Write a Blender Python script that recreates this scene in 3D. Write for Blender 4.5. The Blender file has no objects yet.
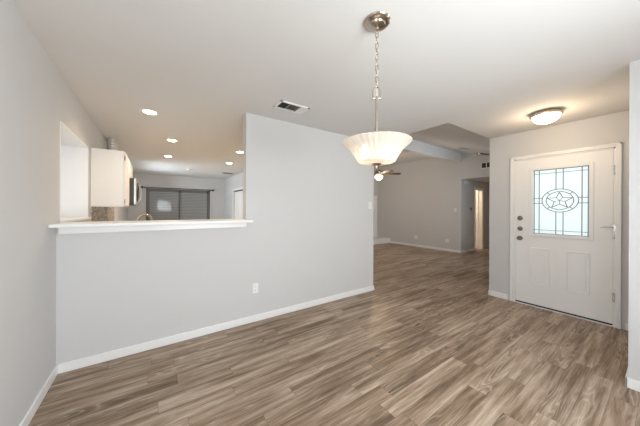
import bpy, bmesh, math, random
from math import sin, cos, pi, radians
from mathutils import Vector, Matrix
random.seed(7)
C = bpy.context.scene.collection
S = bpy.context.scene

# ------------------------------------------------------------------ camera
W, HPX, F = 640, 426, 242.9
YAW, ROLL, HORIZON, EYE = 0.6043, 0.0046, 209.2, 1.328
cam = bpy.data.cameras.new('camera')
cam.sensor_fit = 'HORIZONTAL'; cam.sensor_width = 36
cam.lens = F / W * 36
cam.shift_y = -(213 - HORIZON) / W
cam.clip_start = 0.02
co = bpy.data.objects.new('camera', cam); C.objects.link(co)
co.location = (0, 0, EYE)
co.rotation_euler = (Matrix.Rotation(-YAW, 4, 'Z') @ Matrix.Rotation(pi / 2, 4, 'X') @ Matrix.Rotation(ROLL, 4, 'Z')).to_euler()
S.camera = co

# ------------------------------------------------------------------ view and world
S.view_settings.view_transform = 'Standard'
S.view_settings.look = 'None'
S.view_settings.gamma = 1
S.view_settings.use_curve_mapping = False
S.view_settings.exposure = 0.0
S.cycles.diffuse_bounces = 8
S.cycles.max_bounces = 14
wd = bpy.data.worlds.new('sky'); S.world = wd; wd.use_nodes = True
wd.node_tree.nodes['Background'].inputs[0].default_value = (0.92, 0.96, 1.0, 1)
wd.node_tree.nodes['Background'].inputs[1].default_value = 0.9

def area(name, loc, direction, sx, sy, watts, col):
    l = bpy.data.lights.new(name, 'AREA'); l.shape = 'RECTANGLE'; l.size = sx; l.size_y = sy
    l.energy = watts; l.color = col
    o = bpy.data.objects.new(name, l); C.objects.link(o); o.location = loc
    o.rotation_euler = Vector(direction).to_track_quat('-Z', 'Y').to_euler()
    return o
def point(name, loc, watts, col, r=0.04):
    l = bpy.data.lights.new(name, 'POINT'); l.energy = watts; l.color = col; l.shadow_soft_size = r
    o = bpy.data.objects.new(name, l); C.objects.link(o); o.location = loc
    return o
DAY = (0.90, 0.96, 1.0); WARM = (1.0, 0.76, 0.50)
area('daylight_rear_window', (0.98, -1.57, 1.35), (0, 1, 0.05), 1.36, 1.25, 86, DAY)
area('added_side_daylight', (-0.69, -0.35, 1.42), (1, 0, 0), 1.46, 1.26, 52, DAY)  # added daylight with no known window, brightens door wall and pillar
area('added_right_daylight', (3.03, -0.72, 1.42), (-1, 0, 0), 1.1, 1.26, 30, DAY)  # unseen source, added to brighten the left wall
area('rear_ground_bounce_fill', (0.98, -1.60, 0.95), (0, 1, 1.3), 1.36, 0.8, 68, (1.0, 0.98, 0.95))  # added uplight standing in for ground bounce, lifts the ceiling
area('daylight_kitchen_window', (-1.45, 3.34, 1.45), (1, 0, 0.3), 1.1, 0.9, 7, (0.86, 0.93, 1.0))
area('added_nook_daylight', (-0.90, 7.8, 1.74), (1, 0, -0.15), 1.7, 0.6, 76, (0.86, 0.93, 1.0))  # added behind the cabinets to light the nook and fill the kitchen
area('daylight_living_window', (6.0, 1.45, 1.5), (0, 1, 0.22), 1.8, 1.2, 37, (0.84, 0.92, 1.0))

area('daylight_entry', (5.0, 0.83, 1.45), (-1, 0, 0), 0.9, 1.2, 6.5, (0.92, 0.98, 1.0))

# ------------------------------------------------------------------ materials
def mat(name, col, rough=0.5, metal=0.0, bump=0.0, bscale=60, var=0.0, vscale=8, emit=None, es=0, spec=None):
    m = bpy.data.materials.new(name); m.use_nodes = True
    nt = m.node_tree; b = nt.nodes['Principled BSDF']
    b.inputs['Base Color'].default_value = (*col, 1)
    b.inputs['Roughness'].default_value = rough
    b.inputs['Metallic'].default_value = metal
    if spec is not None: b.inputs['Specular IOR Level'].default_value = spec
    if emit:
        b.inputs['Emission Color'].default_value = (*emit, 1); b.inputs['Emission Strength'].default_value = es
    tc = nt.nodes.new('ShaderNodeTexCoord')
    if bump:
        n = nt.nodes.new('ShaderNodeTexNoise'); n.inputs['Scale'].default_value = bscale; n.inputs['Detail'].default_value = 4
        bp = nt.nodes.new('ShaderNodeBump'); bp.inputs['Strength'].default_value = bump; bp.inputs['Distance'].default_value = 0.004
        nt.links.new(tc.outputs['Object'], n.inputs['Vector'])
        nt.links.new(n.outputs['Fac'], bp.inputs['Height']); nt.links.new(bp.outputs['Normal'], b.inputs['Normal'])
    if var:
        n = nt.nodes.new('ShaderNodeTexNoise'); n.inputs['Scale'].default_value = vscale; n.inputs['Detail'].default_value = 3
        r = nt.nodes.new('ShaderNodeMix'); r.data_type = 'RGBA'
        r.inputs['A'].default_value = (*[c * (1 - var) for c in col], 1); r.inputs['B'].default_value = (*[min(1, c * (1 + var)) for c in col], 1)
        nt.links.new(tc.outputs['Object'], n.inputs['Vector'])
        nt.links.new(n.outputs['Fac'], r.inputs['Factor']); nt.links.new(r.outputs['Result'], b.inputs['Base Color'])
    return m
M = {}
M['wall'] = mat('wall_paint', (0.63, 0.625, 0.625), 0.75, bump=0.12, bscale=120, var=0.012)
M['ceil'] = mat('ceiling_paint', (0.70, 0.69, 0.68), 0.85, bump=0.15, bscale=160, var=0.012)
M['trim'] = mat('white_trim_paint', (0.86, 0.855, 0.85), 0.35, bump=0.02, var=0.01)
M['door'] = mat('white_door_paint', (0.88, 0.875, 0.87), 0.42, bump=0.03, var=0.01)
M['cab'] = mat('cream_cabinet_paint', (0.83, 0.81, 0.78), 0.4, bump=0.02, var=0.015)
M['nickel'] = mat('brushed_nickel', (0.52, 0.455, 0.375), 0.22, 1.0, bump=0.02, bscale=300)
M['chrome'] = mat('satin_chrome', (0.75, 0.74, 0.72), 0.22, 1.0, bump=0.01)
M['bronze'] = mat('dark_metal', (0.05, 0.045, 0.042), 0.4, 0.7, bump=0.02)
M['rail'] = mat('grey_door_rail', (0.16, 0.16, 0.165), 0.4, bump=0.02)
M['lead'] = mat('lead_came', (0.10, 0.13, 0.14), 0.4, 0.6, bump=0.02)
M['black'] = mat('black_plastic', (0.025, 0.024, 0.024), 0.35, bump=0.01)
M['steel'] = mat('stainless_steel', (0.62, 0.60, 0.57), 0.3, 1.0, bump=0.02, bscale=200)
M['plate'] = mat('white_plastic', (0.84, 0.84, 0.83), 0.35, bump=0.01)
M['blade'] = mat('dark_wood_blade', (0.07, 0.045, 0.03), 0.45, var=0.3, vscale=30)
M['counter'] = mat('grey_laminate_worktop', (0.42, 0.40, 0.38), 0.35, var=0.2, vscale=60)
M['duct'] = mat('galvanised_duct', (0.66, 0.63, 0.62), 0.4, 0.8, bump=0.1, bscale=40, var=0.2, vscale=14)
M['vent_dark'] = mat('dark_vent_interior', (0.10, 0.09, 0.075), 0.8, bump=0.02)
M['slat'] = mat('grey_vent_slat', (0.40, 0.37, 0.33), 0.6, bump=0.02)
M['bounce_pale'] = mat('pale_bounce_floor', (0.62, 0.57, 0.50), 0.4, var=0.06, vscale=5)  # for the added kitchen floor that bounces light up
M['knob'] = mat('aged_nickel', (0.22, 0.20, 0.18), 0.3, 1.0, bump=0.02)
M['outside'] = mat('garden_ground', (0.25, 0.27, 0.2), 0.9, var=0.3)

def floor_mat():
    m = bpy.data.materials.new('vinyl_plank'); m.use_nodes = True
    nt = m.node_tree; N = nt.nodes.new; L = nt.links.new
    b = nt.nodes['Principled BSDF']
    g = N('ShaderNodeNewGeometry'); s = N('ShaderNodeSeparateXYZ'); L(g.outputs['Position'], s.inputs[0])
    def mth(op, a, bb=None):
        n = N('ShaderNodeMath'); n.operation = op
        for i, v in enumerate((a, bb)):
            if v is None: continue
            if isinstance(v, (int, float)): n.inputs[i].default_value = v
            else: L(v, n.inputs[i])
        return n.outputs[0]
    PW, PL = 0.125, 0.95
    v = mth('DIVIDE', s.outputs['Y'], PW); row = mth('FLOOR', v)
    wn = N('ShaderNodeTexWhiteNoise'); wn.noise_dimensions = '1D'; L(row, wn.inputs['W'])
    u = mth('ADD', mth('DIVIDE', s.outputs['X'], PL), wn.outputs['Value']); col = mth('FLOOR', u)
    cv = N('ShaderNodeCombineXYZ'); L(row, cv.inputs[0]); L(col, cv.inputs[1])
    pn = N('ShaderNodeTexWhiteNoise'); pn.noise_dimensions = '2D'; L(cv.outputs[0], pn.inputs['Vector'])
    rnd = pn.outputs['Value']
    # grain space: stretched along the plank, shifted per plank
    def grain(sx, sy, detail, rough, dist=0.0):
        c = N('ShaderNodeCombineXYZ')
        L(mth('MULTIPLY', s.outputs['X'], sx), c.inputs[0]); L(mth('MULTIPLY', s.outputs['Y'], sy), c.inputs[1])
        L(mth('MULTIPLY', rnd, 37.0), c.inputs[2])
        n = N('ShaderNodeTexNoise'); n.inputs['Scale'].default_value = 1; n.inputs['Detail'].default_value = detail
        n.inputs['Roughness'].default_value = rough; n.inputs['Distortion'].default_value = dist
        L(c.outputs[0], n.inputs['Vector']); return n.outputs['Fac']
    streak = grain(1.5, 22, 3, 0.5, 0.25)
    fine = grain(7, 120, 4, 0.6)
    rings_n = grain(1.3, 13, 1.0, 0.4, 0.2)
    rings = mth('ABSOLUTE', mth('SUBTRACT', mth('FRACT', mth('MULTIPLY', rings_n, 12.0)), 0.5))
    rings = mth('POWER', mth('MULTIPLY', rings, 2.0), 3.0)
    pores = grain(14, 170, 2, 0.6)
    patch = grain(1.2, 8, 1, 0.4)
    ramp = N('ShaderNodeValToRGB'); e = ramp.color_ramp.elements
    e[0].position = 0.26; e[0].color = (0.140, 0.096, 0.066, 1)
    e[1].position = 0.76; e[1].color = (0.60, 0.48, 0.38, 1)
    k = e.new(0.42); k.color = (0.255, 0.178, 0.120, 1)
    k = e.new(0.56); k.color = (0.40, 0.30, 0.222, 1)
    t = mth('ADD', mth('MULTIPLY', streak, 0.85), mth('MULTIPLY', mth('SUBTRACT', rnd, 0.5), 0.15))
    t = mth('ADD', t, mth('MULTIPLY', mth('SUBTRACT', fine, 0.5), 0.42)); t = mth('ADD', t, 0.06)
    L(t, ramp.inputs[0])
    mx = N('ShaderNodeMix'); mx.data_type = 'RGBA'; L(ramp.outputs[0], mx.inputs['A'])
    mx.inputs['B'].default_value = (0.74, 0.64, 0.53, 1)
    pm = N('ShaderNodeMapRange'); pm.inputs['From Min'].default_value = 0.45; pm.inputs['From Max'].default_value = 0.65
    L(patch, pm.inputs[0])
    L(mth('MULTIPLY', mth('MULTIPLY', mth('MULTIPLY', rings, pm.outputs[0]), pores), 0.95), mx.inputs['Factor'])
    # seams
    fy = mth('ABSOLUTE', mth('SUBTRACT', mth('FRACT', v), 0.5)); fx = mth('ABSOLUTE', mth('SUBTRACT', mth('FRACT', u), 0.5))
    seam = mth('MAXIMUM', mth('GREATER_THAN', fy, 0.5 - 0.0014 / PW), mth('GREATER_THAN', fx, 0.5 - 0.0014 / PL))
    m2 = N('ShaderNodeMix'); m2.data_type = 'RGBA'; L(mx.outputs['Result'], m2.inputs['A']); m2.inputs['B'].default_value = (0.05, 0.036, 0.026, 1)
    L(mth('MULTIPLY', seam, 0.45), m2.inputs['Factor'])
    L(m2.outputs['Result'], b.inputs['Base Color'])
    b.inputs['Roughness'].default_value = 0.34; b.inputs['Specular IOR Level'].default_value = 0.14
    bp = N('ShaderNodeBump'); bp.inputs['Strength'].default_value = 0.25; bp.inputs['Distance'].default_value = 0.002
    L(mth('SUBTRACT', fine, seam), bp.inputs['Height']); L(bp.outputs['Normal'], b.inputs['Normal'])
    return m
M['floor'] = floor_mat()

def tile_mat():
    m = bpy.data.materials.new('mosaic_tile'); m.use_nodes = True
    nt = m.node_tree; N = nt.nodes.new; L = nt.links.new; b = nt.nodes['Principled BSDF']
    g = N('ShaderNodeNewGeometry'); s = N('ShaderNodeSeparateXYZ'); L(g.outputs['Position'], s.inputs[0])
    c = N('ShaderNodeCombineXYZ'); L(s.outputs['Y'], c.inputs[0]); L(s.outputs['Z'], c.inputs[1])
    k = N('ShaderNodeTexBrick'); L(c.outputs[0], k.inputs['Vector'])
    k.inputs['Color1'].default_value = (0.30, 0.23, 0.18, 1); k.inputs['Color2'].default_value = (0.62, 0.56, 0.50, 1)
    k.inputs['Mortar'].default_value = (0.5, 0.47, 0.44, 1)
    k.inputs['Scale'].default_value = 1; k.inputs['Brick Width'].default_value = 0.10; k.inputs['Row Height'].default_value = 0.025
    k.inputs['Mortar Size'].default_value = 0.002
    L(k.outputs['Color'], b.inputs['Base Color']); b.inputs['Roughness'].default_value = 0.25
    return m
M['tile'] = tile_mat()

def glass_shade(name, tint, ribs):
    m = bpy.data.materials.new(name); m.use_nodes = True
    nt = m.node_tree; N = nt.nodes.new; L = nt.links.new
    out = nt.nodes['Material Output']; b = nt.nodes['Principled BSDF']
    b.inputs['Base Color'].default_value = (0.72, 0.68, 0.64, 1); b.inputs['Roughness'].default_value = 0.25
    tr = N('ShaderNodeBsdfTranslucent'); tr.inputs[0].default_value = (*tint, 1)
    mx = N('ShaderNodeMixShader'); mx.inputs[0].default_value = 0.5
    L(b.outputs[0], mx.inputs[1]); L(tr.outputs[0], mx.inputs[2])
    tp = N('ShaderNodeBsdfTransparent'); tp.inputs[0].default_value = (1, 0.97, 0.93, 1)
    m3 = N('ShaderNodeMixShader'); m3.inputs[0].default_value = 0.33
    L(mx.outputs[0], m3.inputs[1]); L(tp.outputs[0], m3.inputs[2]); L(m3.outputs[0], out.inputs[0])
    return m
M['shade'] = glass_shade('ribbed_frosted_glass', (1.0, 0.93, 0.84), True)

def emis(name, col, s):
    m = bpy.data.materials.new(name); m.use_nodes = True
    nt = m.node_tree; b = nt.nodes['Principled BSDF']
    b.inputs['Base Color'].default_value = (0.8, 0.8, 0.78, 1); b.inputs['Roughness'].default_value = 0.4
    b.inputs['Emission Color'].default_value = (*col, 1); b.inputs['Emission Strength'].default_value = s
    n = nt.nodes.new('ShaderNodeTexNoise'); n.inputs['Scale'].default_value = 40
    r = nt.nodes.new('ShaderNodeMapRange'); r.inputs['To Min'].default_value = 0.3; r.inputs['To Max'].default_value = 0.5
    nt.links.new(n.outputs['Fac'], r.inputs[0]); nt.links.new(r.outputs[0], b.inputs['Roughness'])
    return m
M['bulb'] = emis('lit_bulb', (1.0, 0.87, 0.70), 7)
M['can_lens'] = emis('lit_downlight_lens', (1.0, 0.88, 0.72), 26)
M['dome'] = emis('lit_frosted_dome', (1.0, 0.86, 0.66), 2.2)
M['fan_glass'] = emis('lit_fan_glass', (1.0, 0.80, 0.52), 2.0)

def pane_mat(name, textured):
    # daylit obscure glass: lets the sky outside glow through
    m = bpy.data.materials.new(name); m.use_nodes = True
    nt = m.node_tree; N = nt.nodes.new; L = nt.links.new
    out = nt.nodes['Material Output']; b = nt.nodes['Principled BSDF']
    b.inputs['Base Color'].default_value = (0.85, 0.90, 0.90, 1); b.inputs['Roughness'].default_value = 0.12
    tr = N('ShaderNodeBsdfTranslucent'); tr.inputs[0].default_value = (0.93, 0.98, 0.98, 1)
    mx = N('ShaderNodeMixShader'); mx.inputs[0].default_value = 0.8
    n = N('ShaderNodeTexNoise'); n.inputs['Scale'].default_value = 70; n.inputs['Detail'].default_value = 3
    tc = N('ShaderNodeTexCoord'); L(tc.outputs['Object'], n.inputs['Vector'])
    bp = N('ShaderNodeBump'); bp.inputs['Strength'].default_value = 0.5; bp.inputs['Distance'].default_value = 0.004
    L(n.outputs['Fac'], bp.inputs['Height']); L(bp.outputs['Normal'], b.inputs['Normal'])
    L(b.outputs[0], mx.inputs[1]); L(tr.outputs[0], mx.inputs[2]); L(mx.outputs[0], out.inputs[0])
    return m
M['obscure'] = pane_mat('obscure_door_glass', True)
def clear_mat():
    m = bpy.data.materials.new('clear_window_glass'); m.use_nodes = True
    nt = m.node_tree; N = nt.nodes.new; L = nt.links.new; out = nt.nodes['Material Output']
    t = N('ShaderNodeBsdfTransparent'); t.inputs[0].default_value = (0.95, 0.97, 0.98, 1)
    g = N('ShaderNodeBsdfGlossy'); g.inputs['Roughness'].default_value = 0.02
    f = N('ShaderNodeFresnel'); f.inputs[0].default_value = 1.4
    x = N('ShaderNodeMixShader'); L(f.outputs[0], x.inputs[0]); L(t.outputs[0], x.inputs[1]); L(g.outputs[0], x.inputs[2]); L(x.outputs[0], out.inputs[0])
    return m
M['clear'] = clear_mat()
def shade_pane():
    # grey blinds seen behind the sliding door's glass
    m = bpy.data.materials.new('glazed_grey_blind'); m.use_nodes = True
    nt = m.node_tree; N = nt.nodes.new; L = nt.links.new; b = nt.nodes['Principled BSDF']
    g = N('ShaderNodeNewGeometry'); s = N('ShaderNodeSeparateXYZ'); L(g.outputs['Position'], s.inputs[0])
    w = N('ShaderNodeTexWave'); w.bands_direction = 'Z'; w.inputs['Scale'].default_value = 6; w.inputs['Distortion'].default_value = 0.3
    L(g.outputs['Position'], w.inputs['Vector'])
    r = N('ShaderNodeMix'); r.data_type = 'RGBA'; r.inputs['A'].default_value = (0.26, 0.265, 0.27, 1); r.inputs['B'].default_value = (0.38, 0.385, 0.39, 1)
    L(w.outputs['Fac'], r.inputs['Factor']); L(r.outputs['Result'], b.inputs['Base Color'])
    b.inputs['Roughness'].default_value = 0.06; b.inputs['Specular IOR Level'].default_value = 0.3
    return m
M['blind'] = shade_pane()

# ------------------------------------------------------------------ mesh helpers
def box(bm, x0, y0, z0, x1, y1, z1):
    vs = [bm.verts.new((x, y, z)) for x in (min(x0, x1), max(x0, x1)) for y in (min(y0, y1), max(y0, y1)) for z in (min(z0, z1), max(z0, z1))]
    for f in ((0, 1, 3, 2), (4, 6, 7, 5), (0, 4, 5, 1), (2, 3, 7, 6), (0, 2, 6, 4), (1, 5, 7, 3)):
        bm.faces.new([vs[i] for i in f])
def prism(bm, pts, off):
    a = [bm.verts.new(p) for p in pts]; b = [bm.verts.new(Vector(p) + Vector(off)) for p in pts]
    n = len(pts); bm.faces.new(a[::-1]); bm.faces.new(b)
    for i in range(n): bm.faces.new((a[i], a[(i + 1) % n], b[(i + 1) % n], b[i]))
def frame_for(t):
    t = t.normalized(); up = Vector((0, 0, 1)) if abs(t.z) < 0.9 else Vector((1, 0, 0))
    a = t.cross(up).normalized(); return a, t.cross(a).normalized()
def tube(bm, pts, r, seg=10, closed=False):
    pts = [Vector(p) for p in pts]; n = len(pts); rings = []
    for i, p in enumerate(pts):
        t = (pts[(i + 1) % n] - pts[i - 1]) if closed else (pts[min(i + 1, n - 1)] - pts[max(i - 1, 0)])
        a, b = frame_for(t)
        if rings:
            pa = rings[-1][1]; a = (pa - t.normalized() * pa.dot(t.normalized())).normalized(); b = t.normalized().cross(a)
        rings.append(([bm.verts.new(p + (a * cos(2 * pi * k / seg) + b * sin(2 * pi * k / seg)) * r) for k in range(seg)], a))
    m = n if closed else n - 1
    for i in range(m):
        A, B = rings[i][0], rings[(i + 1) % n][0]
        for k in range(seg): bm.faces.new((A[k], A[(k + 1) % seg], B[(k + 1) % seg], B[k]))
    if not closed:
        bm.faces.new(rings[0][0][::-1]); bm.faces.new(rings[-1][0])
def lathe(bm, prof, c=(0, 0, 0), seg=40, axis='Z', ribs=None):
    rings = []
    def put(r, h, k):
        a = 2 * pi * k / seg
        if ribs and r > 0.02: r *= 1 + ribs[1] * cos(ribs[0] * a)
        x, y, z = {'Z': (r * cos(a), r * sin(a), h), 'X': (h, r * cos(a), r * sin(a)), 'Y': (r * sin(a), h, r * cos(a))}[axis]
        return bm.verts.new((c[0] + x, c[1] + y, c[2] + z))
    for r, h in prof:
        if r < 1e-6: rings.append([put(0, h, 0)])
        else: rings.append([put(r, h, k) for k in range(seg)])
    for A, B in zip(rings, rings[1:]):
        for k in range(seg):
            k2 = (k + 1) % seg
            if len(A) == 1 and len(B) == 1: continue
            if len(A) == 1: bm.faces.new((A[0], B[k], B[k2]))
            elif len(B) == 1: bm.faces.new((A[k], B[0], A[k2]))
            else: bm.faces.new((A[k], B[k], B[k2], A[k2]))
def obj(name, bm, m, parent=None, smooth=False, bevel=0, loc=None):
    bmesh.ops.recalc_face_normals(bm, faces=bm.faces)
    me = bpy.data.meshes.new(name); bm.to_mesh(me); bm.free()
    o = bpy.data.objects.new(name, me); C.objects.link(o)
    me.materials.append(M[m])
    if smooth:
        for p in me.polygons: p.use_smooth = True
        me.set_sharp_from_angle(angle=radians(40))
    if bevel:
        b = o.modifiers.new('bevel', 'BEVEL'); b.width = bevel; b.segments = 2; b.limit_method = 'ANGLE'
    if loc: o.location = loc
    if parent: o.parent = parent
    return o
def mk(fn, *a, **k):
    bm = bmesh.new(); fn(bm, *a, **k); return bm
def boxes(*bs):
    bm = bmesh.new()
    for b in bs: box(bm, *b)
    return bm
def tag(o, label, cat, group=None):
    o['label'] = label; o['category'] = cat
    if group: o['group'] = group
    return o
def thing(name, label, cat, loc=(0, 0, 0), group=None, rotz=0):
    o = bpy.data.objects.new(name, None); C.objects.link(o); o.location = loc; o.rotation_euler = (0, 0, rotz)
    o.empty_display_size = 0.05
    return tag(o, label, cat, group)
def struct(name, bm, m, parent=None, bevel=0, label=None):
    o = obj(name, bm, m, parent, bevel=bevel)
    if not parent: o['kind'] = 'structure'
    if label: o['label'] = label
    return o
def dup(root, loc, label=None, group=None, rotz=None):
    r = root.copy(); C.objects.link(r); r.location = loc
    if rotz is not None: r.rotation_euler = (0, 0, rotz)
    if label: r['label'] = label
    if group: r['group'] = group
    for ch in list(root.children):
        c = ch.copy(); C.objects.link(c); c.parent = r
        for g in list(ch.children):
            d = g.copy(); C.objects.link(d); d.parent = c
    return r

# ------------------------------------------------------------------ the shell
XL, YP, XD, XP, H = -0.630, 2.793, 4.336, 2.948, 2.44      # left wall, partition, door wall, pillar, ceiling
YR, YF, XN = -1.5, 9.6, 2.26                               # rear wall, far kitchen wall, nook right wall
XW, YH, YE, YB = 7.805, 3.674, 1.62, 7.0                   # living wall, hall wall, living front edge, living back wall
PX = 3.0                                                   # right end of the partition
T = 0.12
struct('floor', boxes((XL - T, YR - T, -0.1, 13.0, YF + T, 0)), 'floor')
struct('floor_kitchen_bounce', boxes((XL, 2.90, 0.0, XN, YF, 0.004)), 'bounce_pale')  # unseen pale floor, added to bounce light onto the kitchen ceiling
struct('ground', boxes((-30, -30, -0.30, 40, 40, -0.15)), 'outside', label='ground outside the house')
# left wall with the kitchen window recess and the added nook window
W0, W1, WZ0, WZ1 = 2.875, 3.955, 1.20, 2.048
N0, N1, NZ0, NZ1 = 6.95, 8.65, 1.50, 2.10
x0, x1 = XL - T, XL
Q0, Q1, QZ0, QZ1 = -1.10, .40, .77, 2.07
struct('wall_left', boxes((x0, YR - T, 0, x1, Q0, H + .1), (x0, Q1, 0, x1, W0, H + .1), (x0, Q0, 0, x1, Q1, QZ0), (x0, Q0, QZ1, x1, Q1, H + .1), (x0, W0, 0, x1, W1, WZ0), (x0, W0, WZ1, x1, W1, H + .1),
                          (x0, W1, 0, x1, N0, H + .1), (x0, N0, 0, x1, N1, NZ0), (x0, N0, NZ1, x1, N1, H + .1), (x0, N1, 0, x1, YF + T, H + .1)), 'wall')
# kitchen window bay: reveal of white boards pushed out of the wall, glass at its outer end
BX = XL - 0.36
w = struct('window_1', boxes((BX, W0 - .02, WZ0 - .02, XL - T, W0, WZ1 + .02), (BX, W1, WZ0 - .02, XL - T, W1 + .02, WZ1 + .02),
                             (BX, W0, WZ1, XL - T, W1, WZ1 + .02), (BX, W0, WZ0 - .02, XL - T, W1, WZ0)), 'trim', label='white boxed-out kitchen window recess above the ledge')
obj('window_lining', boxes((XL - T, W0 - .001, WZ0, XL + .002, W0 + .012, WZ1), (XL - T, W1 - .012, WZ0, XL + .002, W1 + .001, WZ1),
                           (XL - T, W0, WZ1 - .012, XL + .002, W1, WZ1 + .001)), 'trim', w)
obj('window_sill', boxes((BX, W0 - .001, WZ0 - .001, XL + .03, W1, WZ0 + .022)), 'trim', w, bevel=.004)
fr = boxes((BX - .04, W0, WZ0, BX, W0 + .05, WZ1), (BX - .04, W1 - .05, WZ0, BX, W1, WZ1), (BX - .04, W0, WZ0, BX, W1, WZ0 + .05), (BX - .04, W0, WZ1 - .05, BX, W1, WZ1),
           (BX - .03, (W0 + W1) / 2 - .02, WZ0, BX - .005, (W0 + W1) / 2 + .02, WZ1))
obj('window_frame', fr, 'trim', w)
obj('pane', boxes((BX - .024, W0 + .05, WZ0 + .05, BX - .018, W1 - .05, WZ1 - .05)), 'clear', w)
w = struct('added_window_2', boxes((XL - .09, N0, NZ0, XL - .03, N0 + .05, NZ1), (XL - .09, N1 - .05, NZ0, XL - .03, N1, NZ1), (XL - .09, N0, NZ0, XL - .03, N1, NZ0 + .05),
                             (XL - .09, N0, NZ1 - .05, XL - .03, N1, NZ1)), 'trim', label='added nook window, unseen behind the upper cabinets')  # unseen window added for the nook light
obj('pane', boxes((XL - .07, N0 + .05, NZ0 + .05, XL - .064, N1 - .05, NZ1 - .05)), 'clear', w)
w = struct('added_window_5', boxes((XL - .06, Q0, QZ0, XL - .01, Q0 + .05, QZ1), (XL - .06, Q1 - .05, QZ0, XL - .01, Q1, QZ1), (XL - .06, Q0, QZ0, XL - .01, Q1, QZ0 + .05), (XL - .06, Q0, QZ1 - .05, XL - .01, Q1, QZ1)), 'trim', label='added dining window beside the camera, out of view')  # out-of-view window added to let in the side light
obj('pane', boxes((XL - .04, Q0 + .05, QZ0 + .05, XL - .034, Q1 - .05, QZ1 - .05)), 'clear', w)
# partition with the raised bar opening
YPB = YP + .115
LZ = 1.12
struct('wall_partition', boxes((0.888, YP, 0, PX, YPB, H)), 'wall')
struct('wall_bar', boxes((XL, YP, 0, 0.888, YPB, 1.178)), 'wall')
# rear wall (behind the camera) with its double window
R0, R1, RZ0, RZ1 = 0.27, 1.69, 0.64, 1.94
struct('wall_rear', boxes((XL - T, YR - T, 0, R0, YR, H), (R1, YR - T, 0, XP + T, YR, H), (R0, YR - T, 0, R1, YR, RZ0), (R0, YR - T, RZ1, R1, YR, H)), 'wall')
w = struct('window_3', boxes((R0, YR - .05, RZ0, R0 + .05, YR, RZ1), (R1 - .05, YR - .05, RZ0, R1, YR, RZ1), (R0, YR - .05, RZ0, R1, YR, RZ0 + .05), (R0, YR - .05, RZ1 - .05, R1, YR, RZ1),
                             ((R0 + R1) / 2 - .05, YR - .05, RZ0, (R0 + R1) / 2 + .05, YR, RZ1)), 'trim', label='double window behind the camera')
obj('pane', boxes((R0 + .05, YR - .03, RZ0 + .05, R1 - .05, YR - .024, RZ1 - .05)), 'clear', w)
# dining room right wall (its end is the pillar at the picture's right edge) and foyer right wall
PY = 0.183
U0, U1 = -1.30, -.14
w = struct('added_window_6', boxes((XP + .02, U0, QZ0, XP + .07, U0 + .05, QZ1), (XP + .02, U1 - .05, QZ0, XP + .07, U1, QZ1), (XP + .02, U0, QZ0, XP + .07, U1, QZ0 + .05), (XP + .02, U0, QZ1 - .05, XP + .07, U1, QZ1)), 'trim', label='added dining window on the right beside the camera, out of view')  # window added out of view for the light from the right
obj('pane', boxes((XP + .04, U0 + .05, QZ0 + .05, XP + .046, U1 - .05, QZ1 - .05)), 'clear', w)
struct('wall_right', boxes((XP, YR, 0, XP + T, U0, H), (XP, U1, 0, XP + T, PY, H), (XP, U0, 0, XP + T, U1, QZ0), (XP, U0, QZ1, XP + T, U1, H), (XP + T, PY - T, 0, XD, PY, H)), 'wall')
# door wall
D0, D1, DZ = 0.362, 1.304, 2.052
struct('wall_front', boxes((XD, PY - T, 0, XD + T, D0, H), (XD, D1, 0, XD + T, YE, H), (XD, D0, DZ, XD + T, D1, H)), 'wall')
# living room walls
V0, V1 = 5.1, 6.9
struct('wall_living_front', boxes((XD + T, YE - T, 0, V0, YE, 2.54), (V1, YE - T, 0, XW, YE, 2.54), (V0, YE - T, 0, V1, YE, .9), (V0, YE - T, 2.1, V1, YE, 2.54)), 'wall')
w = struct('window_4', boxes((V0, YE - .1, .9, V0 + .05, YE - .04, 2.1), (V1 - .05, YE - .1, .9, V1, YE - .04, 2.1), (V0, YE - .1, .9, V1, YE - .04, .95), (V0, YE - .1, 2.05, V1, YE - .04, 2.1)), 'trim', label='living room front window')
obj('pane', boxes((V0 + .05, YE - .08, .95, V1 - .05, YE - .074, 2.05)), 'clear', w)
HZ = 2.272; HN = 2.45
struct('wall_living', boxes((XW, YH, 0, XW + T, YB + T, 3.2), (XW, HN, HZ, XW + T, YH, 3.2), (XW, YE - T, 0, XW + T, HN, 3.2)), 'wall')
struct('wall_living_back', boxes((PX, YB, 0, XW, YB + T, 3.2)), 'wall')
struct('wall_living_left', boxes((PX - .1, YPB, 0, PX, YB + T, H), (PX, YE, H + .05, 3.101, YPB, 3.2), (PX, YPB, H, 3.101, YB, 3.2)), 'wall')
# hall
K0, K1 = 8.73, 9.27
struct('wall_hall', boxes((XW + T, YH, 0, K0, YH + T, HZ), (K1, YH, 0, 12.5, YH + T, HZ), (K0, YH, 2.0, K1, YH + T, HZ)), 'wall')
struct('wall_hall_near', boxes((XW + T, HN - T, 0, 12.5, HN, HZ), (12.5, HN - T, 0, 12.6, YH + T, HZ)), 'wall')
struct('ceiling_hall', boxes((XW + T, HN - T, HZ, 12.6, YH + T, HZ + .1)), 'ceil')
# kitchen walls
SX0, SX1, SZ = -0.17, 1.74, 1.985
struct('wall_back', boxes((XL, YF, 0, SX0, YF + T, H), (SX1, YF, 0, XN + T, YF + T, H), (SX0, YF, SZ, SX1, YF + T, H)), 'wall')
B0, B1, BZ = 7.05, 8.42, 1.93
struct('wall_kitchen_right', boxes((XN, YPB, 0, XN + T, B0, H), (XN, B1, 0, XN + T, YF, H), (XN, B0, BZ, XN + T, B1, H)), 'wall')
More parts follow.
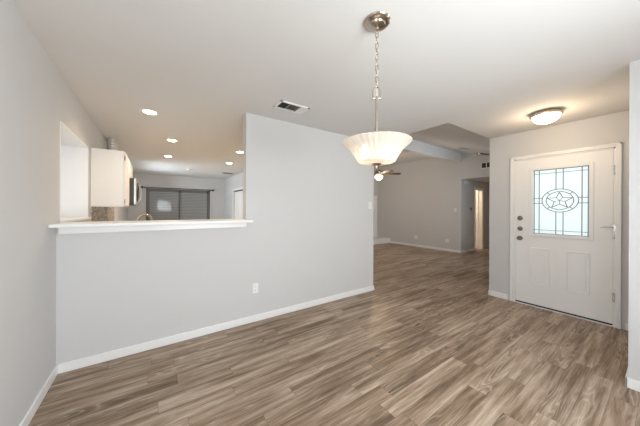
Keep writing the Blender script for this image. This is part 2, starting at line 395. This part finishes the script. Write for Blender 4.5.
# ceilings
struct('ceiling', boxes((XL, YR - T, H, 3.101, YPB, H + .1), (3.101, YR - T, H, XD + T, YE, H + .1), (XL, YPB, H, XN + T, YF + T, H + .1)), 'ceil')
Z0, Z1 = 2.505, 3.085
bm = bmesh.new()
prism(bm, [(3.101, YE - .02, Z0), (3.101, 3.72, Z1), (3.101, 3.72, Z1 + .12), (3.101, YE - .02, Z0 + .12)], (XW - 3.101, 0, 0))
box(bm, 3.101, 3.72, Z1, XW, YB, Z1 + .12)
struct('ceiling_living', bm, 'ceil')
struct('trim_1', boxes((3.101, 3.686, 2.80, XW, 3.83, Z1 + .01)), 'ceil', label='pale beam across the living room ceiling')

# baseboards
BH, BT = .078, .014
def base(name, *bs): struct(name, boxes(*bs), 'trim', bevel=.005)
base('baseboard_left', (XL, YR, 0, XL + BT, YP, BH))
base('baseboard_partition', (XL, YP - BT, 0, PX + BT, YP, BH), (PX, YP - BT, 0, PX + BT, YPB, BH))
base('baseboard_front', (XD - BT, PY, 0, XD, D0 - .07, BH), (XD - BT, D1 + .07, 0, XD, YE + BT, BH), (XD - BT, YE, 0, XD + T, YE + BT, BH))
base('baseboard_right', (XP - BT, YR, 0, XP, PY + BT, BH), (XP - BT, PY, 0, XD - BT, PY + BT, BH))
base('baseboard_living', (XW - BT, YH - BT, 0, XW, 6.35, BH), (XW - BT, YH - BT, 0, 8.66, YH, BH))
base('baseboard_hall', (9.34, YH - BT, 0, 12.5, YH, BH), (12.49, HN, 0, 12.5, YH, BH))

# bar ledge on the half wall
l = obj('bar_ledge', mk(prism, [(XL + .001, -.2, .001), (.91, -.2, .001), (.91, -.001, .001), (.887, -.001, .001), (.887, .20, .001), (XL + .001, .20, .001)], (0, 0, .028)), 'trim', bevel=.008, loc=(0, YP, 1.178))
tag(l, 'long white bar ledge capping the half wall below the kitchen opening', 'ledge')
struct('trim_8', boxes((XL + .012, YP - .024, 1.118, .89, YP, 1.178)), 'trim', bevel=.006, label='white apron board under the bar ledge')

# ------------------------------------------------------------------ front door
def casing(name, y0, y1, ztop, wdt=.043, th=.018):
    return struct(name, boxes((XD - th, y0 - wdt, 0, XD, y0, ztop + wdt), (XD - th, y1, 0, XD, y1 + wdt, ztop + wdt), (XD - th, y0, ztop, XD, y1, ztop + wdt),
                              (XD - th - .006, y0 - wdt, 0, XD, y0 - wdt + .02, ztop + wdt), (XD - th - .006, y1 + wdt - .02, 0, XD, y1 + wdt, ztop + wdt), (XD - th - .006, y0 - wdt, ztop + wdt - .02, XD, y1 + wdt, ztop + wdt)), 'trim', bevel=.004, label='white casing around the front door')
casing('trim_2', D0, D1, DZ)
struct('trim_3', boxes((XD, D0, 0, XD + T, D0 + .018, DZ), (XD, D1 - .018, 0, XD + T, D1, DZ), (XD, D0, DZ - .016, XD + T, D1, DZ), (XD - .012, D0, .0005, XD + T, D1, .012)), 'trim', label='front door jamb and sill')
S0, S1, SB, ST = .382, 1.284, .014, 2.034       # slab
G0, G1, GZ0, GZ1 = .556, 1.102, .998, 1.884     # glass opening
fx, bx_ = XD + .004, XD + .046
dr = struct('door_1', boxes((fx, S0, SB, bx_, S1, GZ0), (fx, S0, GZ1, bx_, S1, ST), (fx, S0, GZ0, bx_, G0, GZ1), (fx, G1, GZ0, bx_, S1, GZ1)), 'door', label='white front door with a leaded star glass and two raised panels')
def ring_frame(y0, y1, z0, z1, w_, x_out, x_in):
    return boxes((x_out, y0 - w_, z0 - w_, x_in, y0, z1 + w_), (x_out, y1, z0 - w_, x_in, y1 + w_, z1 + w_), (x_out, y0, z0 - w_, x_in, y1, z0), (x_out, y0, z1, x_in, y1, z1 + w_))
obj('glass_frame', ring_frame(G0 + .012, G1 - .012, GZ0 + .012, GZ1 - .012, .04, fx - .012, fx + .01), 'door', dr, bevel=.004)
obj('glass_pane', boxes((fx + .014, G0, GZ0, fx + .022, G1, GZ1)), 'obscure', dr)
# lead pattern: double border lines, cross bars, oval rings and five-pointed star
bm = bmesh.new(); lx = fx + .011; lr = .0042
yc, zc = (G0 + G1) / 2, 1.455
def ln(*p, r=lr): tube(bm, [(lx, y, z) for y, z in p], r, 6)
ra, rb, ra2, rb2 = .172, .150, .118, .106
for y in (G0 + .02, G1 - .02): ln((y, GZ0), (y, GZ1))
for y in (G0 + .072, G1 - .072): ln((y, GZ0), (y, GZ1))
for z in (GZ1 - .014, GZ0 + .014): ln((G0, z), (G1, z))
for z in (GZ1 - .062, GZ0 + .062): ln((G0, z), (G1, z), r=.003)
for s in (-.034, .034):
    ln((yc + s, zc + rb * .98), (yc + s, GZ1)); ln((yc + s, GZ0), (yc + s, zc - rb * .98))
    ln((G0, zc + s), (yc - ra * .98, zc + s)); ln((yc + ra * .98, zc + s), (G1, zc + s))
for A, B in ((ra, rb), (ra2 + .012, rb2 + .010)):
    tube(bm, [(lx, yc + A * cos(t * pi / 24), zc + B * sin(t * pi / 24)) for t in range(48)], lr, 6, True)
star = []
for k in range(10):
    t = pi / 2 + k * pi / 5; q = 1.0 if k % 2 == 0 else .42
    star.append((yc + ra2 * q * cos(t) * 1.06, zc + rb2 * q * sin(t) * 1.02))
for k in range(10): ln(star[k], star[(k + 1) % 10])
for k in range(0, 10, 1):
    if k % 2: ln(star[k], (yc, zc), r=.003)
for k in (45, 135, 225, 315):
    t = radians(k); ln((yc + (ra2 + .012) * cos(t), zc + (rb2 + .01) * sin(t)), (yc + ra * cos(t), zc + rb * sin(t)))
obj('lead_came', bm, 'lead', dr)
for (y0, y1, z0, z1) in ((.928, 1.108, .315, .80), (.568, .752, .315, .80)):
    bm = ring_frame(y0, y1, z0, z1, .010, fx - .012, fx + .002)
    box(bm, fx - .008, y0 + .026, z0 + .026, fx + .002, y1 - .026, z1 - .026)
    obj('raised_panel', bm, 'door', dr, bevel=.003)
def knob(z, r, name, deep):
    bm = bmesh.new()
    lathe(bm, [(0, 0), (.030, 0), (.032, -.006), (.024, -.012), (.012, -.014), (.011, -deep * .5), (r * .8, -deep * .62), (r, -deep * .8), (r * .8, -deep * .96), (0, -deep)], (fx, 1.234, z), 24, 'X')
    return obj(name, bm, 'knob', dr, smooth=True)
knob(1.213, .021, 'deadbolt', .036); knob(1.066, .020, 'deadbolt', .036); knob(.93, .028, 'door_knob', .062)
for z in (1.79, 1.055, .34):
    bm = boxes((XD - .004, S0 - .018, z - .05, fx + .001, S0 + .002, z + .05))
    tube(bm, [(XD - .008, S0 - .006, z - .052), (XD - .008, S0 - .006, z + .052)], .007, 10)
    obj('hinge', bm, 'chrome', dr)
bm = boxes((XD - .024, S0 - .022, 1.10, XD - .016, S0 - .004, 1.165)); tube(bm, [(XD - .026, S0 - .012, 1.135), (XD - .03, S0 + .03, 1.138), (XD - .028, S0 + .075, 1.138)], .006, 8)
lathe(bm, [(0, -.01), (.011, -.006), (.011, .006), (0, .01)], (XD - .028, S0 + .078, 1.138), 12, 'X')
obj('door_guard', bm, 'chrome', dr, smooth=True)
obj('door_sweep', boxes((fx - .004, S0, .012, fx + .004, S1, .03)), 'bronze', dr)

# ------------------------------------------------------------------ pendant
px_, py_ = 1.089, 0.993
p = thing('pendant_lamp', 'brushed nickel pendant lamp with flared ribbed glass shade hanging on a chain', 'lamp', (px_, py_, H))
can = obj('canopy', mk(lathe, [(0, 0), (.076, 0), (.078, -.006), (.072, -.014), (.060, -.019), (.050, -.022), (.046, -.030), (.030, -.036), (.012, -.040), (.010, -.052), (0, -.054)]), 'nickel', p, smooth=True)
bm = bmesh.new()
tube(bm, [(.010 * cos(t * pi / 8), 0, -.060 + .012 * sin(t * pi / 8)) for t in range(16)], .0022, 6, True)
obj('hanging_loop', bm, 'nickel', can)
def link_bm(z, turned):
    bm = bmesh.new(); pts = []
    for t in range(20):
        a = t * pi / 10; u = .0075 * cos(a); v = .010 * sin(a) + (.009 if sin(a) > 0 else -.009)
        pts.append((u * cos(turned), u * sin(turned), z + v))
    tube(bm, pts, .0030, 6, True); return bm
nl = 10; za, zb = -.080, -.375
for i in range(nl):
    obj('chain_link', link_bm(za + (zb - za) * i / (nl - 1), .4 if i % 2 else .4 + pi / 2), 'nickel', p, smooth=True)
bm = bmesh.new()
tube(bm, [(0, 0, -.36), (.006, .003, -.45), (-.003, 0, -.56)], .0016, 6); 
tube(bm, [(0, 0, -.06), (.008, 0, -.12), (-.006, .004, -.2), (.008, -.002, -.28), (0, 0, -.38)], .0014, 6)
obj('cord', bm, 'plate', p)
bm = bmesh.new()   # stirrup
sr = YAW
def P2(u, z): return (u * cos(sr), -u * sin(sr), z)
tube(bm, [P2(-.024, -.468), P2(-.022, -.425), P2(-.013, -.405), P2(0, -.395), P2(.013, -.405), P2(.022, -.425), P2(.024, -.468)], .0042, 8)
tube(bm, [P2(-.026, -.466), P2(.026, -.466)], .0048, 8)
obj('stirrup', bm, 'nickel', p, smooth=True)
obj('stem', mk(lathe, [(0, -.455), (.007, -.456), (.009, -.470), (.0072, -.478), (.0072, -.635), (.009, -.642), (.012, -.650), (.012, -.72), (.008, -.74), (.008, -.85), (0, -.85)], seg=20), 'nickel', p, smooth=True)
prof = [(.190, -.722), (.196, -.724), (.198, -.729), (.186, -.740), (.166, -.756), (.148, -.775), (.133, -.796), (.120, -.818), (.110, -.838), (.100, -.846), (.060, -.850), (.018, -.852),
        (.018, -.848), (.060, -.846), (.098, -.842), (.106, -.835), (.116, -.815), (.129, -.793), (.144, -.772), (.162, -.752), (.182, -.736), (.190, -.722)]
obj('glass_shade', mk(lathe, prof, seg=216, ribs=(36, .011)), 'shade', p, smooth=True)
bm = bmesh.new()
lathe(bm, [(.0, -.853), (.030, -.853), (.031, -.856), (.018, -.862), (.008, -.866), (.006, -.878), (.008, -.884), (.005, -.889), (0, -.891)], seg=24)
obj('finial', bm, 'nickel', p, smooth=True)
bl = bmesh.new()
for k in range(2):
    a = YAW * -1 + k * pi
    cx, cy = .068 * cos(a), .068 * sin(a)
    b2 = bmesh.new()
    lathe(b2, [(0, -.742), (.012, -.744), (.014, -.752), (.025, -.770), (.029, -.788), (.025, -.808), (.014, -.822), (0, -.826)], (cx, cy, 0), 20)
    obj('light_bulb', b2, 'bulb', p, smooth=True)
    b3 = bmesh.new(); tube(b3, [(0, 0, -.735), (cx * .7, cy * .7, -.728), (cx, cy, -.735), (cx, cy, -.75)], .006, 8)
    obj('lamp_socket', b3, 'nickel', p, smooth=True)
bl.free()
for k in range(2):
    a = -YAW + k * pi
    point('pendant_bulb_glow', (px_ + .068 * cos(a), py_ + .068 * sin(a), H - .79), 0.10, WARM, .022)

for c in p.children:
    if c.name.split('.')[0] not in ('canopy', 'chain_link', 'cord'): c.location.z = .011

# ------------------------------------------------------------------ ceiling fixtures
def downlight(loc, label, on=True):
    t = thing('recessed_downlight', label, 'ceiling light', loc, 'recessed downlights in the kitchen ceiling')
    obj('trim_ring', mk(lathe, [(.062, -.001), (.086, -.001), (.088, -.004), (.082, -.008), (.064, -.006), (.062, -.001)], seg=36), 'plate', t, smooth=True)
    obj('lens', mk(lathe, [(0, -.016), (.03, -.0145), (.052, -.010), (.062, -.004), (.062, -.001), (0, -.001)], seg=36), 'can_lens', t)
    return t
spots = [((-.03, 3.418), 'lit round downlight nearest the dining room, above the left end of the ledge'),
         ((.26, 4.625), 'lit round downlight second along the left row over the kitchen'),
         ((.27, 6.07), 'lit round downlight farthest back in the left row over the kitchen'),
         ((1.529, 6.11), 'lit round downlight farthest back on the right side of the kitchen'),
         ((1.408, 4.803), 'lit round downlight half hidden beside the edge of the partition wall')]
d0 = None
for (x, y), lab in spots:
    if d0 is None: d0 = downlight((x, y, H), lab)
    else: dup(d0, (x, y, H), lab)
    l = bpy.data.lights.new('downlight_beam', 'SPOT'); l.energy = 24 if y < 3.6 else 66; l.color = WARM; l.spot_size = radians(150); l.spot_blend = .6; l.shadow_soft_size = .06
    lo = bpy.data.objects.new('downlight_beam', l); C.objects.link(lo); lo.location = (x, y, H - .02)
det = obj('smoke_detector', mk(lathe, [(0, 0), (.06, 0), (.062, -.012), (.052, -.03), (.02, -.034), (0, -.034)], seg=30), 'plate', smooth=True, loc=(.844, 7.706, H))
tag(det, 'small pale round smoke detector on the far kitchen ceiling', 'smoke detector')
kv = thing('ceiling_vent', 'small dark vent on the far kitchen ceiling near the closet', 'vent', (1.93, 7.86, H))
obj('vent_frame', ring_frame(-.08, .08, -.01, .0, .0, 0, 0) if False else boxes((-.15, -.09, -.012, -.13, .09, 0), (.13, -.09, -.012, .15, .09, 0), (-.15, -.09, -.012, .15, -.07, 0), (-.15, .07, -.012, .15, .09, 0)), 'slat', kv)
obj('vent_grille', boxes((-.13, -.07, -.004, .13, .07, 0), *[(-.13, -.06 + i * .03, -.011, .13, -.052 + i * .03, -.003) for i in range(5)]), 'vent_dark', kv)
# dining ceiling register
v = thing('ceiling_vent', 'white metal air register with dark slats on the dining ceiling', 'vent', (1.248, 2.358, H))
vx, vy = .178, .098
obj('vent_frame', boxes((-vx, -vy, -.010, -vx + .03, vy, 0), (vx - .03, -vy, -.010, vx, vy, 0), (-vx, -vy, -.010, vx, -vy + .026, 0), (-vx, vy - .026, -.010, vx, vy, 0)), 'plate', v, bevel=.003)
obj('vent_interior', boxes((-vx + .03, -vy + .026, -.0025, vx - .03, vy - .026, -.0005)), 'vent_dark', v)
def louvre(x, flip, m='slat', vertical=True):
    bm = bmesh.new()
    prism(bm, [(x - .006 * flip, -vy + .026, -.011), (x - .0045 * flip, -vy + .026, -.011), (x + .0065 * flip, -vy + .026, -.003), (x + .005 * flip, -vy + .026, -.003)], (0, 2 * vy - .052, 0)); return bm
for i in range(7):
    obj('louvre', louvre(-vx + .042 + i * .012, 1), 'vent_dark', v)
bm = bmesh.new()
obj('divider', boxes((-vx + .122, -vy + .026, -.011, -vx + .128, vy - .026, -.001)), 'slat', v)
for i in range(9):
    y = -vy + .034 + i * .0165
    b2 = bmesh.new(); prism(b2, [(-vx + .13, y, -.011), (-vx + .13, y + .002, -.011), (-vx + .13, y + .014, -.003), (-vx + .13, y + .012, -.003)], (.115, 0, 0))
    obj('louvre', b2, 'slat', v)
obj('divider', boxes((-vx + .245, -vy + .026, -.011, -vx + .251, vy - .026, -.001)), 'slat', v)
for i in range(6):
    obj('louvre', louvre(vx - .097 + i * .0115, -1), 'plate', v)
# foyer flush light
fl = thing('flush_ceiling_light', 'lit flush mount glass dome light with nickel rim on the foyer ceiling', 'ceiling light', (3.675, .815, H))
obj('rim', mk(lathe, [(0, 0), (.128, 0), (.136, -.014), (.143, -.030), (.142, -.038), (.132, -.044), (.122, -.040), (0, -.030)], seg=48), 'nickel', fl, smooth=True)
obj('glass_dome', mk(lathe, [(.126, -.042), (.122, -.060), (.108, -.086), (.084, -.106), (.050, -.120), (.018, -.126), (0, -.127)], seg=48), 'dome', fl, smooth=True)
obj('finial', mk(lathe, [(0, -.124), (.011, -.126), (.012, -.131), (.006, -.136), (0, -.141)], seg=16), 'nickel', fl, smooth=True)
point('foyer_lamp_glow', (3.675, .815, H - .20), 9.5, WARM, .10)

# ------------------------------------------------------------------ switches, outlets
def plate(name, label, cat, loc, rotz, kind, group=None, scale=1):
    # built facing -Y, rotated about Z
    t = thing(name, label, cat, loc, group, rotz)
    obj('cover_plate', boxes((-.036 * scale, -.006, -.058, .036 * scale, 0, .058)), 'plate', t, bevel=.003)
    if kind == 'outlet':
        for z in (-.022, .022):
            s = obj('socket', mk(lathe, [(0, -.008), (.015, -.008), (.0165, -.006), (.0165, -.004)], (0, 0, z), 20, 'Y'), 'plate', t)
            obj('slot', boxes((-.008, -.0088, z - .004, -.006, -.0078, z + .006), (.006, -.0088, z - .004, .008, -.0078, z + .006)), 'black', s)
    elif kind == 'switch':
        obj('toggle', boxes((-.005, -.016, -.004, .005, -.006, .014)), 'plate', t, bevel=.002)
    return t
plate('wall_outlet', 'white outlet low on the partition wall', 'outlet', (1.004, YP, .391), 0, 'outlet')
plate('light_switch', 'white light switch at the right end of the partition wall', 'switch', (2.918, YP, 1.395), 0, 'switch')
plate('light_switch', 'white light switch near the corner of the tall living room wall', 'switch', (XW, 3.85, 1.32), -pi / 2, 'switch')
plate('wall_outlet', 'white double outlet low on the living room wall nearest the hall corner', 'outlet', (XW, 4.106, .33), -pi / 2, 'outlet', None, 1.7)
plate('wall_outlet', 'white double outlet low on the living room wall nearer the hearth', 'outlet', (XW, 5.222, .345), -pi / 2, 'outlet', None, 1.9)
th = thing('thermostat', 'small grey thermostat on the hall wall just past the corner', 'thermostat', (8.41, YH, 1.357))
obj('housing', boxes((-.06, -.022, -.05, .06, 0, .05)), 'slat', th, bevel=.004); obj('display', boxes((-.035, -.024, -.012, .035, -.021, .03)), 'vent_dark', th)
ch = thing('door_chime', 'small white chime box high on the hall wall', 'door chime', (8.10, YH, 2.19))
obj('housing', boxes((-.10, -.04, -.05, .10, 0, .05)), 'plate', ch, bevel=.006)

# ------------------------------------------------------------------ kitchen
cb = thing('upper_cabinet', 'cream wall cabinet with plain side panel above the bar ledge', 'cabinet', (XL, 4.10, 1.35))
cw, cd, chh = .62, .308, .73
obj('body', boxes((.001, 0, 0, cd - .002, cw - .001, chh)), 'cab', cb, bevel=.002)
obj('face_frame', boxes((cd - .002, 0, 0, cd + .012, .03, chh), (cd - .002, cw - .03, 0, cd + .012, cw - .001, chh), (cd - .002, .03, 0, cd + .012, cw - .03, .03), (cd - .002, .03, chh - .03, cd + .012, cw - .03, chh)), 'cab', cb)
def cdoor(y0, y1, z0, z1, x, parent, m='cab'):
    o = obj('cabinet_door', boxes((x, y0, z0, x + .018, y1, z1)), m, parent, bevel=.004)
    obj('door_panel', boxes((x + .016, y0 + .05, z0 + .05, x + .023, y1 - .05, z1 - .05)), m, o, bevel=.003)
    return o
for y0, y1 in ((.012, .305), (.31, .606)):
    o = cdoor(y0, y1, .012, chh - .012, cd + .013, cb)
for z in (.07, .64):
    bm = mk(tube, [(cd + .022, .008, z - .03), (cd + .022, .008, z + .03)], .006, 8)
    obj('hinge', bm, 'nickel', cb)
c2 = thing('upper_cabinet', 'short cream wall cabinet above the microwave', 'cabinet', (XL, 4.721, 1.80))
obj('body', boxes((.001, 0, 0, cd - .002, .755, .28)), 'cab', c2, bevel=.002)
obj('face_frame', boxes((cd - .002, 0, 0, cd + .012, .03, .28), (cd - .002, .725, 0, cd + .012, .755, .28), (cd - .002, .03, 0, cd + .012, .725, .02), (cd - .002, .03, .26, cd + .012, .725, .28)), 'cab', c2)
for y0, y1 in ((.012, .372), (.38, .743)): cdoor(y0, y1, .01, .27, cd + .013, c2)
mw = thing('microwave', 'black and stainless over the range microwave with an oval door window', 'microwave', (XL, 4.73, 1.375))
obj('body', boxes((.001, .0, 0, .392, .74, .42)), 'black', mw, bevel=.004)
o = obj('door', boxes((.393, 0, .012, .424, .56, .418)), 'steel', mw, bevel=.005)
bm = bmesh.new()
tube(bm, [(.427, .29 + .20 * cos(t * pi / 20), .22 + .145 * sin(t * pi / 20)) for t in range(40)], .014, 8, True)
obj('window_ring', bm, 'black', o, smooth=True)
bm = bmesh.new(); prism(bm, [(.423, .29 + .20 * cos(t * pi / 20), .22 + .145 * sin(t * pi / 20)) for t in range(40)], (.004, 0, 0))
obj('window_pane', bm, 'slat', o)
obj('control_panel', boxes((.393, .562, .012, .422, .74, .418)), 'black', mw, bevel=.004)
obj('handle', mk(tube, [(.424, .54, .06), (.46, .54, .10), (.47, .54, .21), (.46, .54, .32), (.424, .54, .36)], .009, 10), 'steel', mw, smooth=True)
du = obj('vent_duct', mk(lathe, [(.066, 0)] + sum([[(.066, z * .045 + .008), (.072, z * .045 + .020), (.066, z * .045 + .034)] for z in range(8)], []) + [(.066, .358)], seg=28), 'duct', smooth=True, loc=(-.53, 5.09, 2.081))
tag(du, 'ribbed metal vent pipe rising from the microwave cabinet to the ceiling', 'vent pipe')
bs = obj('backsplash', boxes((0, 0, 0, .010, 2.19, .45)), 'tile', loc=(XL + .0005, 4.10, .90))
tag(bs, 'brown and grey mosaic tile backsplash under the wall cabinet', 'backsplash')
pc = thing('base_cabinet', 'peninsula cabinet behind the half wall, below the ledge', 'cabinet', (0, YPB, 0))
obj('body', boxes((XL + .002, .001, .09, .88, .58, .875)), 'cab', pc, bevel=.002)
obj('toe_kick', boxes((XL + .002, .004, .0045, .88, .52, .09)), 'cab', pc)
for i in range(3): 
    x = XL + .02 + i * .49
    o = obj('cabinet_door', boxes((x, .581, .11, x + .47, .598, .86)), 'cab', pc, bevel=.003); obj('knob', mk(lathe, [(0, 0), (.006, 0), (.006, .012), (.014, .018), (.010, .026), (0, .027)], (x + .42, .598, .75), 14, 'Y'), 'nickel', o, smooth=True)
wt = obj('worktop', boxes((XL + .002, .001, 0, .90, .62, .035)), 'counter', bevel=.004, loc=(0, YPB, .876)); tag(wt, 'grey worktop behind the half wall under the faucet', 'worktop')
fa = thing('kitchen_faucet', 'gooseneck kitchen faucet with its arch just showing above the ledge', 'faucet', (-.062, 3.20, .911))
fang = -.55
bm = bmesh.new(); pts = [(0, 0, .02), (0, 0, .20)] + [(.075 - .075 * cos(t * pi / 12), 0, .265 + .085 * sin(t * pi / 12)) for t in range(13)] + [(.15, 0, .20)]
tube(bm, [((q[0] - .075) * cos(fang), (q[0] - .075) * sin(fang), q[2]) for q in pts], .0125, 12)
obj('spout', bm, 'nickel', fa, smooth=True)
ox, oy = -.075 * cos(fang), -.075 * sin(fang)
obj('base', mk(lathe, [(0, 0), (.028, 0), (.028, .012), (.020, .03), (.014, .06), (0, .06)], (ox, oy, 0), 20), 'nickel', fa, smooth=True)
obj('lever', mk(tube, [(ox, oy, .05), (ox + .04, oy - .02, .07), (ox + .08, oy - .03, .10)], .006, 8), 'nickel', fa, smooth=True)
# sliding door and curtain rod at the far end
sd = struct('door_2', boxes((SX0, YF + .02, 0, SX0 + .05, YF + .10, SZ), (SX1 - .05, YF + .02, 0, SX1, YF + .10, SZ), (SX0, YF + .02, SZ - .05, SX1, YF + .10, SZ), (SX0, YF + .02, .0045, SX1, YF + .10, .04)), 'rail', label='sliding glass door with grey blinds at the far end of the kitchen')
mid = .76
for a, b_, y in ((SX0 + .05, mid + .03, YF + .03), (mid - .03, SX1 - .05, YF + .065)):
    o = obj('sliding_panel', boxes((a, y, .04, a + .045, y + .03, SZ - .05), (b_ - .045, y, .04, b_, y + .03, SZ - .05), (a, y, .04, b_, y + .03, .10), (a, y, SZ - .10, b_, y + .03, SZ - .05)), 'rail', sd)
    obj('glass_pane', boxes((a + .04, y + .010, .09, b_ - .04, y + .02, SZ - .09)), 'blind', o)
rd = thing('curtain_rod', 'dark curtain rod with ball finials above the sliding glass door', 'curtain rod', (.77, YF, 2.0))
obj('rod', mk(tube, [(-1.02, -.09, 0), (1.03, -.09, 0)], .013, 12), 'bronze', rd, smooth=True)
for s in (-1.04, 1.05): obj('finial', mk(lathe, [(0, -.04), (.028, -.025), (.038, 0), (.028, .025), (0, .04)], (s, -.09, 0), 16, 'X'), 'bronze', rd, smooth=True)
for s in (-.97, .98): obj('bracket', boxes((s - .012, -.10, -.02, s + .012, 0, -.008), (s - .02, -.008, -.05, s + .02, 0, .04)), 'bronze', rd)
struct('trim_4', boxes((SX1, YF - .012, 0, SX1 + .06, YF, SZ + .05), (SX0 - .06, YF - .012, 0, SX0, YF, SZ + .05), (SX0, YF - .012, SZ, SX1, YF, SZ + .05)), 'wall', label='casing around the sliding door')
# closet bifold on the right
struct('trim_5', boxes((XN - .015, B0 - .06, 0, XN, B0, BZ + .06), (XN - .015, B1, 0, XN, B1 + .06, BZ + .06), (XN - .015, B0, BZ, XN, B1, BZ + .06)), 'trim', label='white casing around the closet door')
bf = struct('door_3', boxes((XN + .03, B0, BZ - .035, XN + .06, B1, BZ - .001)), 'bronze', label='white bifold closet door at the right side of the kitchen')
for i in range(3):
    y0 = B1 - .005 - (i + 1) * .34
    o = obj('bifold_leaf', boxes((XN + .03, y0, .01, XN + .055, y0 + .335, BZ - .037)), 'door', bf, bevel=.003)
    for z0, z1 in ((.12, .85), (.95, 1.80)): obj('door_panel', boxes((XN + .024, y0 + .06, z0, XN + .032, y0 + .275, z1)), 'door', o, bevel=.004)

# ------------------------------------------------------------------ living room
hr = thing('fireplace', 'white fireplace hearth and surround at the back of the living room', 'fireplace', (6.75, YB, 0))
obj('hearth', boxes((-1.1, -.65, .001, 1.05, -.001, .20)), 'trim', hr, bevel=.008)
obj('pilaster', boxes((.72, -.07, .20, .90, -.001, 1.9)), 'trim', hr, bevel=.004)
obj('pilaster', boxes((-.90, -.07, .20, -.72, -.001, 1.9)), 'trim', hr, bevel=.004)
obj('firebox', boxes((-.55, -.02, .20, .55, -.001, .95)), 'black', hr)
obj('mantel', boxes((-1.0, -.18, 1.30, .70, -.001, 1.36)), 'trim', hr, bevel=.006)
fn = thing('ceiling_fan', 'ceiling fan with lit glass and dark blades just under the pendant shade', 'ceiling fan', (5.57, 4.98, Z1))
obj('canopy', mk(lathe, [(0, 0), (.07, 0), (.065, -.03), (.03, -.06), (0, -.06)], seg=24), 'nickel', fn, smooth=True)
obj('downrod', mk(tube, [(0, 0, -.05), (0, 0, -.60)], .013, 10), 'nickel', fn, smooth=True)
obj('motor_housing', mk(lathe, [(0, -.57), (.05, -.575), (.11, -.61), (.12, -.66), (.10, -.70), (.05, -.72), (0, -.72)], seg=30), 'nickel', fn, smooth=True)
for k in range(5):
    a = -.58 + k * 2 * pi / 5
    bm = bmesh.new(); R = Matrix.Rotation(a, 4, 'Z') @ Matrix.Translation((0, 0, -.69)) @ Matrix.Rotation(-.3, 4, 'X')
    prism(bm, [(.17, -.05, 0), (.60, -.068, 0), (.66, -.04, 0), (.66, .04, 0), (.60, .068, 0), (.17, .05, 0)], (0, 0, .008))
    bmesh.ops.transform(bm, matrix=R, verts=bm.verts)
    o = obj('blade', bm, 'blade', fn)
    bm = boxes((.08, -.015, -.004, .24, .015, 0)); bmesh.ops.transform(bm, matrix=R, verts=bm.verts)
    obj('blade_iron', bm, 'nickel', o)
obj('light_glass', mk(lathe, [(.05, -.72), (.11, -.74), (.13, -.78), (.10, -.84), (.04, -.87), (0, -.875)], seg=28), 'fan_glass', fn, smooth=True)
point('fan_lamp_glow', (5.57, 4.98, Z1 - .97), 34, WARM, .08)
def slope(y): return Z0 + (Z1 - Z0) * (y - YE + .02) / (3.72 - YE + .02)
f2 = thing('ceiling_spotlight', 'small round chrome spotlight with a black arm on the sloped ceiling', 'spotlight', (7.30, 3.0, slope(3.0)))
obj('mount', mk(lathe, [(0, .02), (.05, .02), (.05, -.01), (.02, -.03), (.015, -.06), (0, -.06)], seg=20), 'black', f2, smooth=True)
obj('lamp_ball', mk(lathe, [(0, .065), (.04, .05), (.065, 0), (.04, -.05), (0, -.065)], (0, 0, -.02), 20), 'chrome', f2, smooth=True)
obj('arm', mk(tube, [(.03, -.03, -.02), (.25, -.22, -.06), (.42, -.42, -.09)], .022, 10), 'black', f2, smooth=True)
c3 = obj('ceiling_disc', mk(lathe, [(0, 0), (.11, 0), (.115, -.01), (.09, -.014), (0, -.012)], seg=28), 'slat', smooth=True, loc=(6.50, 3.0, slope(3.0)))  # flat disc in place of an unlit recessed can
c3.rotation_euler = (math.atan2(Z1 - Z0, 2.12), 0, 0); tag(c3, 'flat grey round cover on the sloped ceiling in front of the beam', 'ceiling cover')
rv = thing('wall_vent', 'white return air grille with dark openings above the hall opening', 'vent', (XW, 2.93, 2.60))
obj('vent_frame', ring_frame(-.18, .18, -.07, .07, .02, -.015, 0), 'plate', rv)
for y in (.062, -.062): obj('mullion', boxes((-.012, y - .01, -.07, 0, y + .01, .07)), 'plate', rv)
obj('grille', boxes((-.006, -.18, -.07, 0, .18, .07)), 'black', rv)
# hall door
struct('trim_6', boxes((K0 - .065, YH - .018, 0, K0, YH, 2.065), (K1, YH - .018, 0, K1 + .065, YH, 2.065), (K0, YH - .018, 2.0, K1, YH, 2.065)), 'trim', label='white casing around the hall door')
struct('wall_bedroom', boxes((8.1, 5.6, 0, 10.6, 5.7, HZ), (8.0, YH + T, 0, 8.1, 5.7, HZ), (10.6, YH + T, 0, 10.7, 5.7, HZ)), 'wall')
struct('ceiling_bedroom', boxes((8.0, YH + T, HZ, 10.7, 5.7, HZ + .1)), 'ceil')
hd = struct('door_4', boxes((K1 - .03, YH + T, .01, K1 + .005, YH + T + .52, 1.995)), 'door', label='cream hall door standing open into a warmly lit room')
for z0, z1 in ((.2, .95), (1.05, 1.8)): obj('door_panel', boxes((K1 - .036, YH + T + .08, z0, K1 - .028, YH + T + .44, z1)), 'door', hd, bevel=.004)
struct('trim_7', boxes((K0, YH, 0, K0 + .015, YH + T, 2.0), (K1 - .015, YH, 0, K1, YH + T, 2.0), (K0, YH, 1.985, K1, YH + T, 2.0)), 'trim', label='hall door jamb')
hl = thing('bedroom_ceiling_light', 'lit ceiling light in the room beyond the hall door', 'ceiling light', (8.9, 4.9, HZ))
obj('glass_dome', mk(lathe, [(0, 0), (.11, 0), (.11, -.03), (.07, -.07), (0, -.085)], seg=28), 'dome', hl, smooth=True)
point('bedroom_lamp_glow', (8.8, 4.6, HZ - .2), 45, WARM, .06)
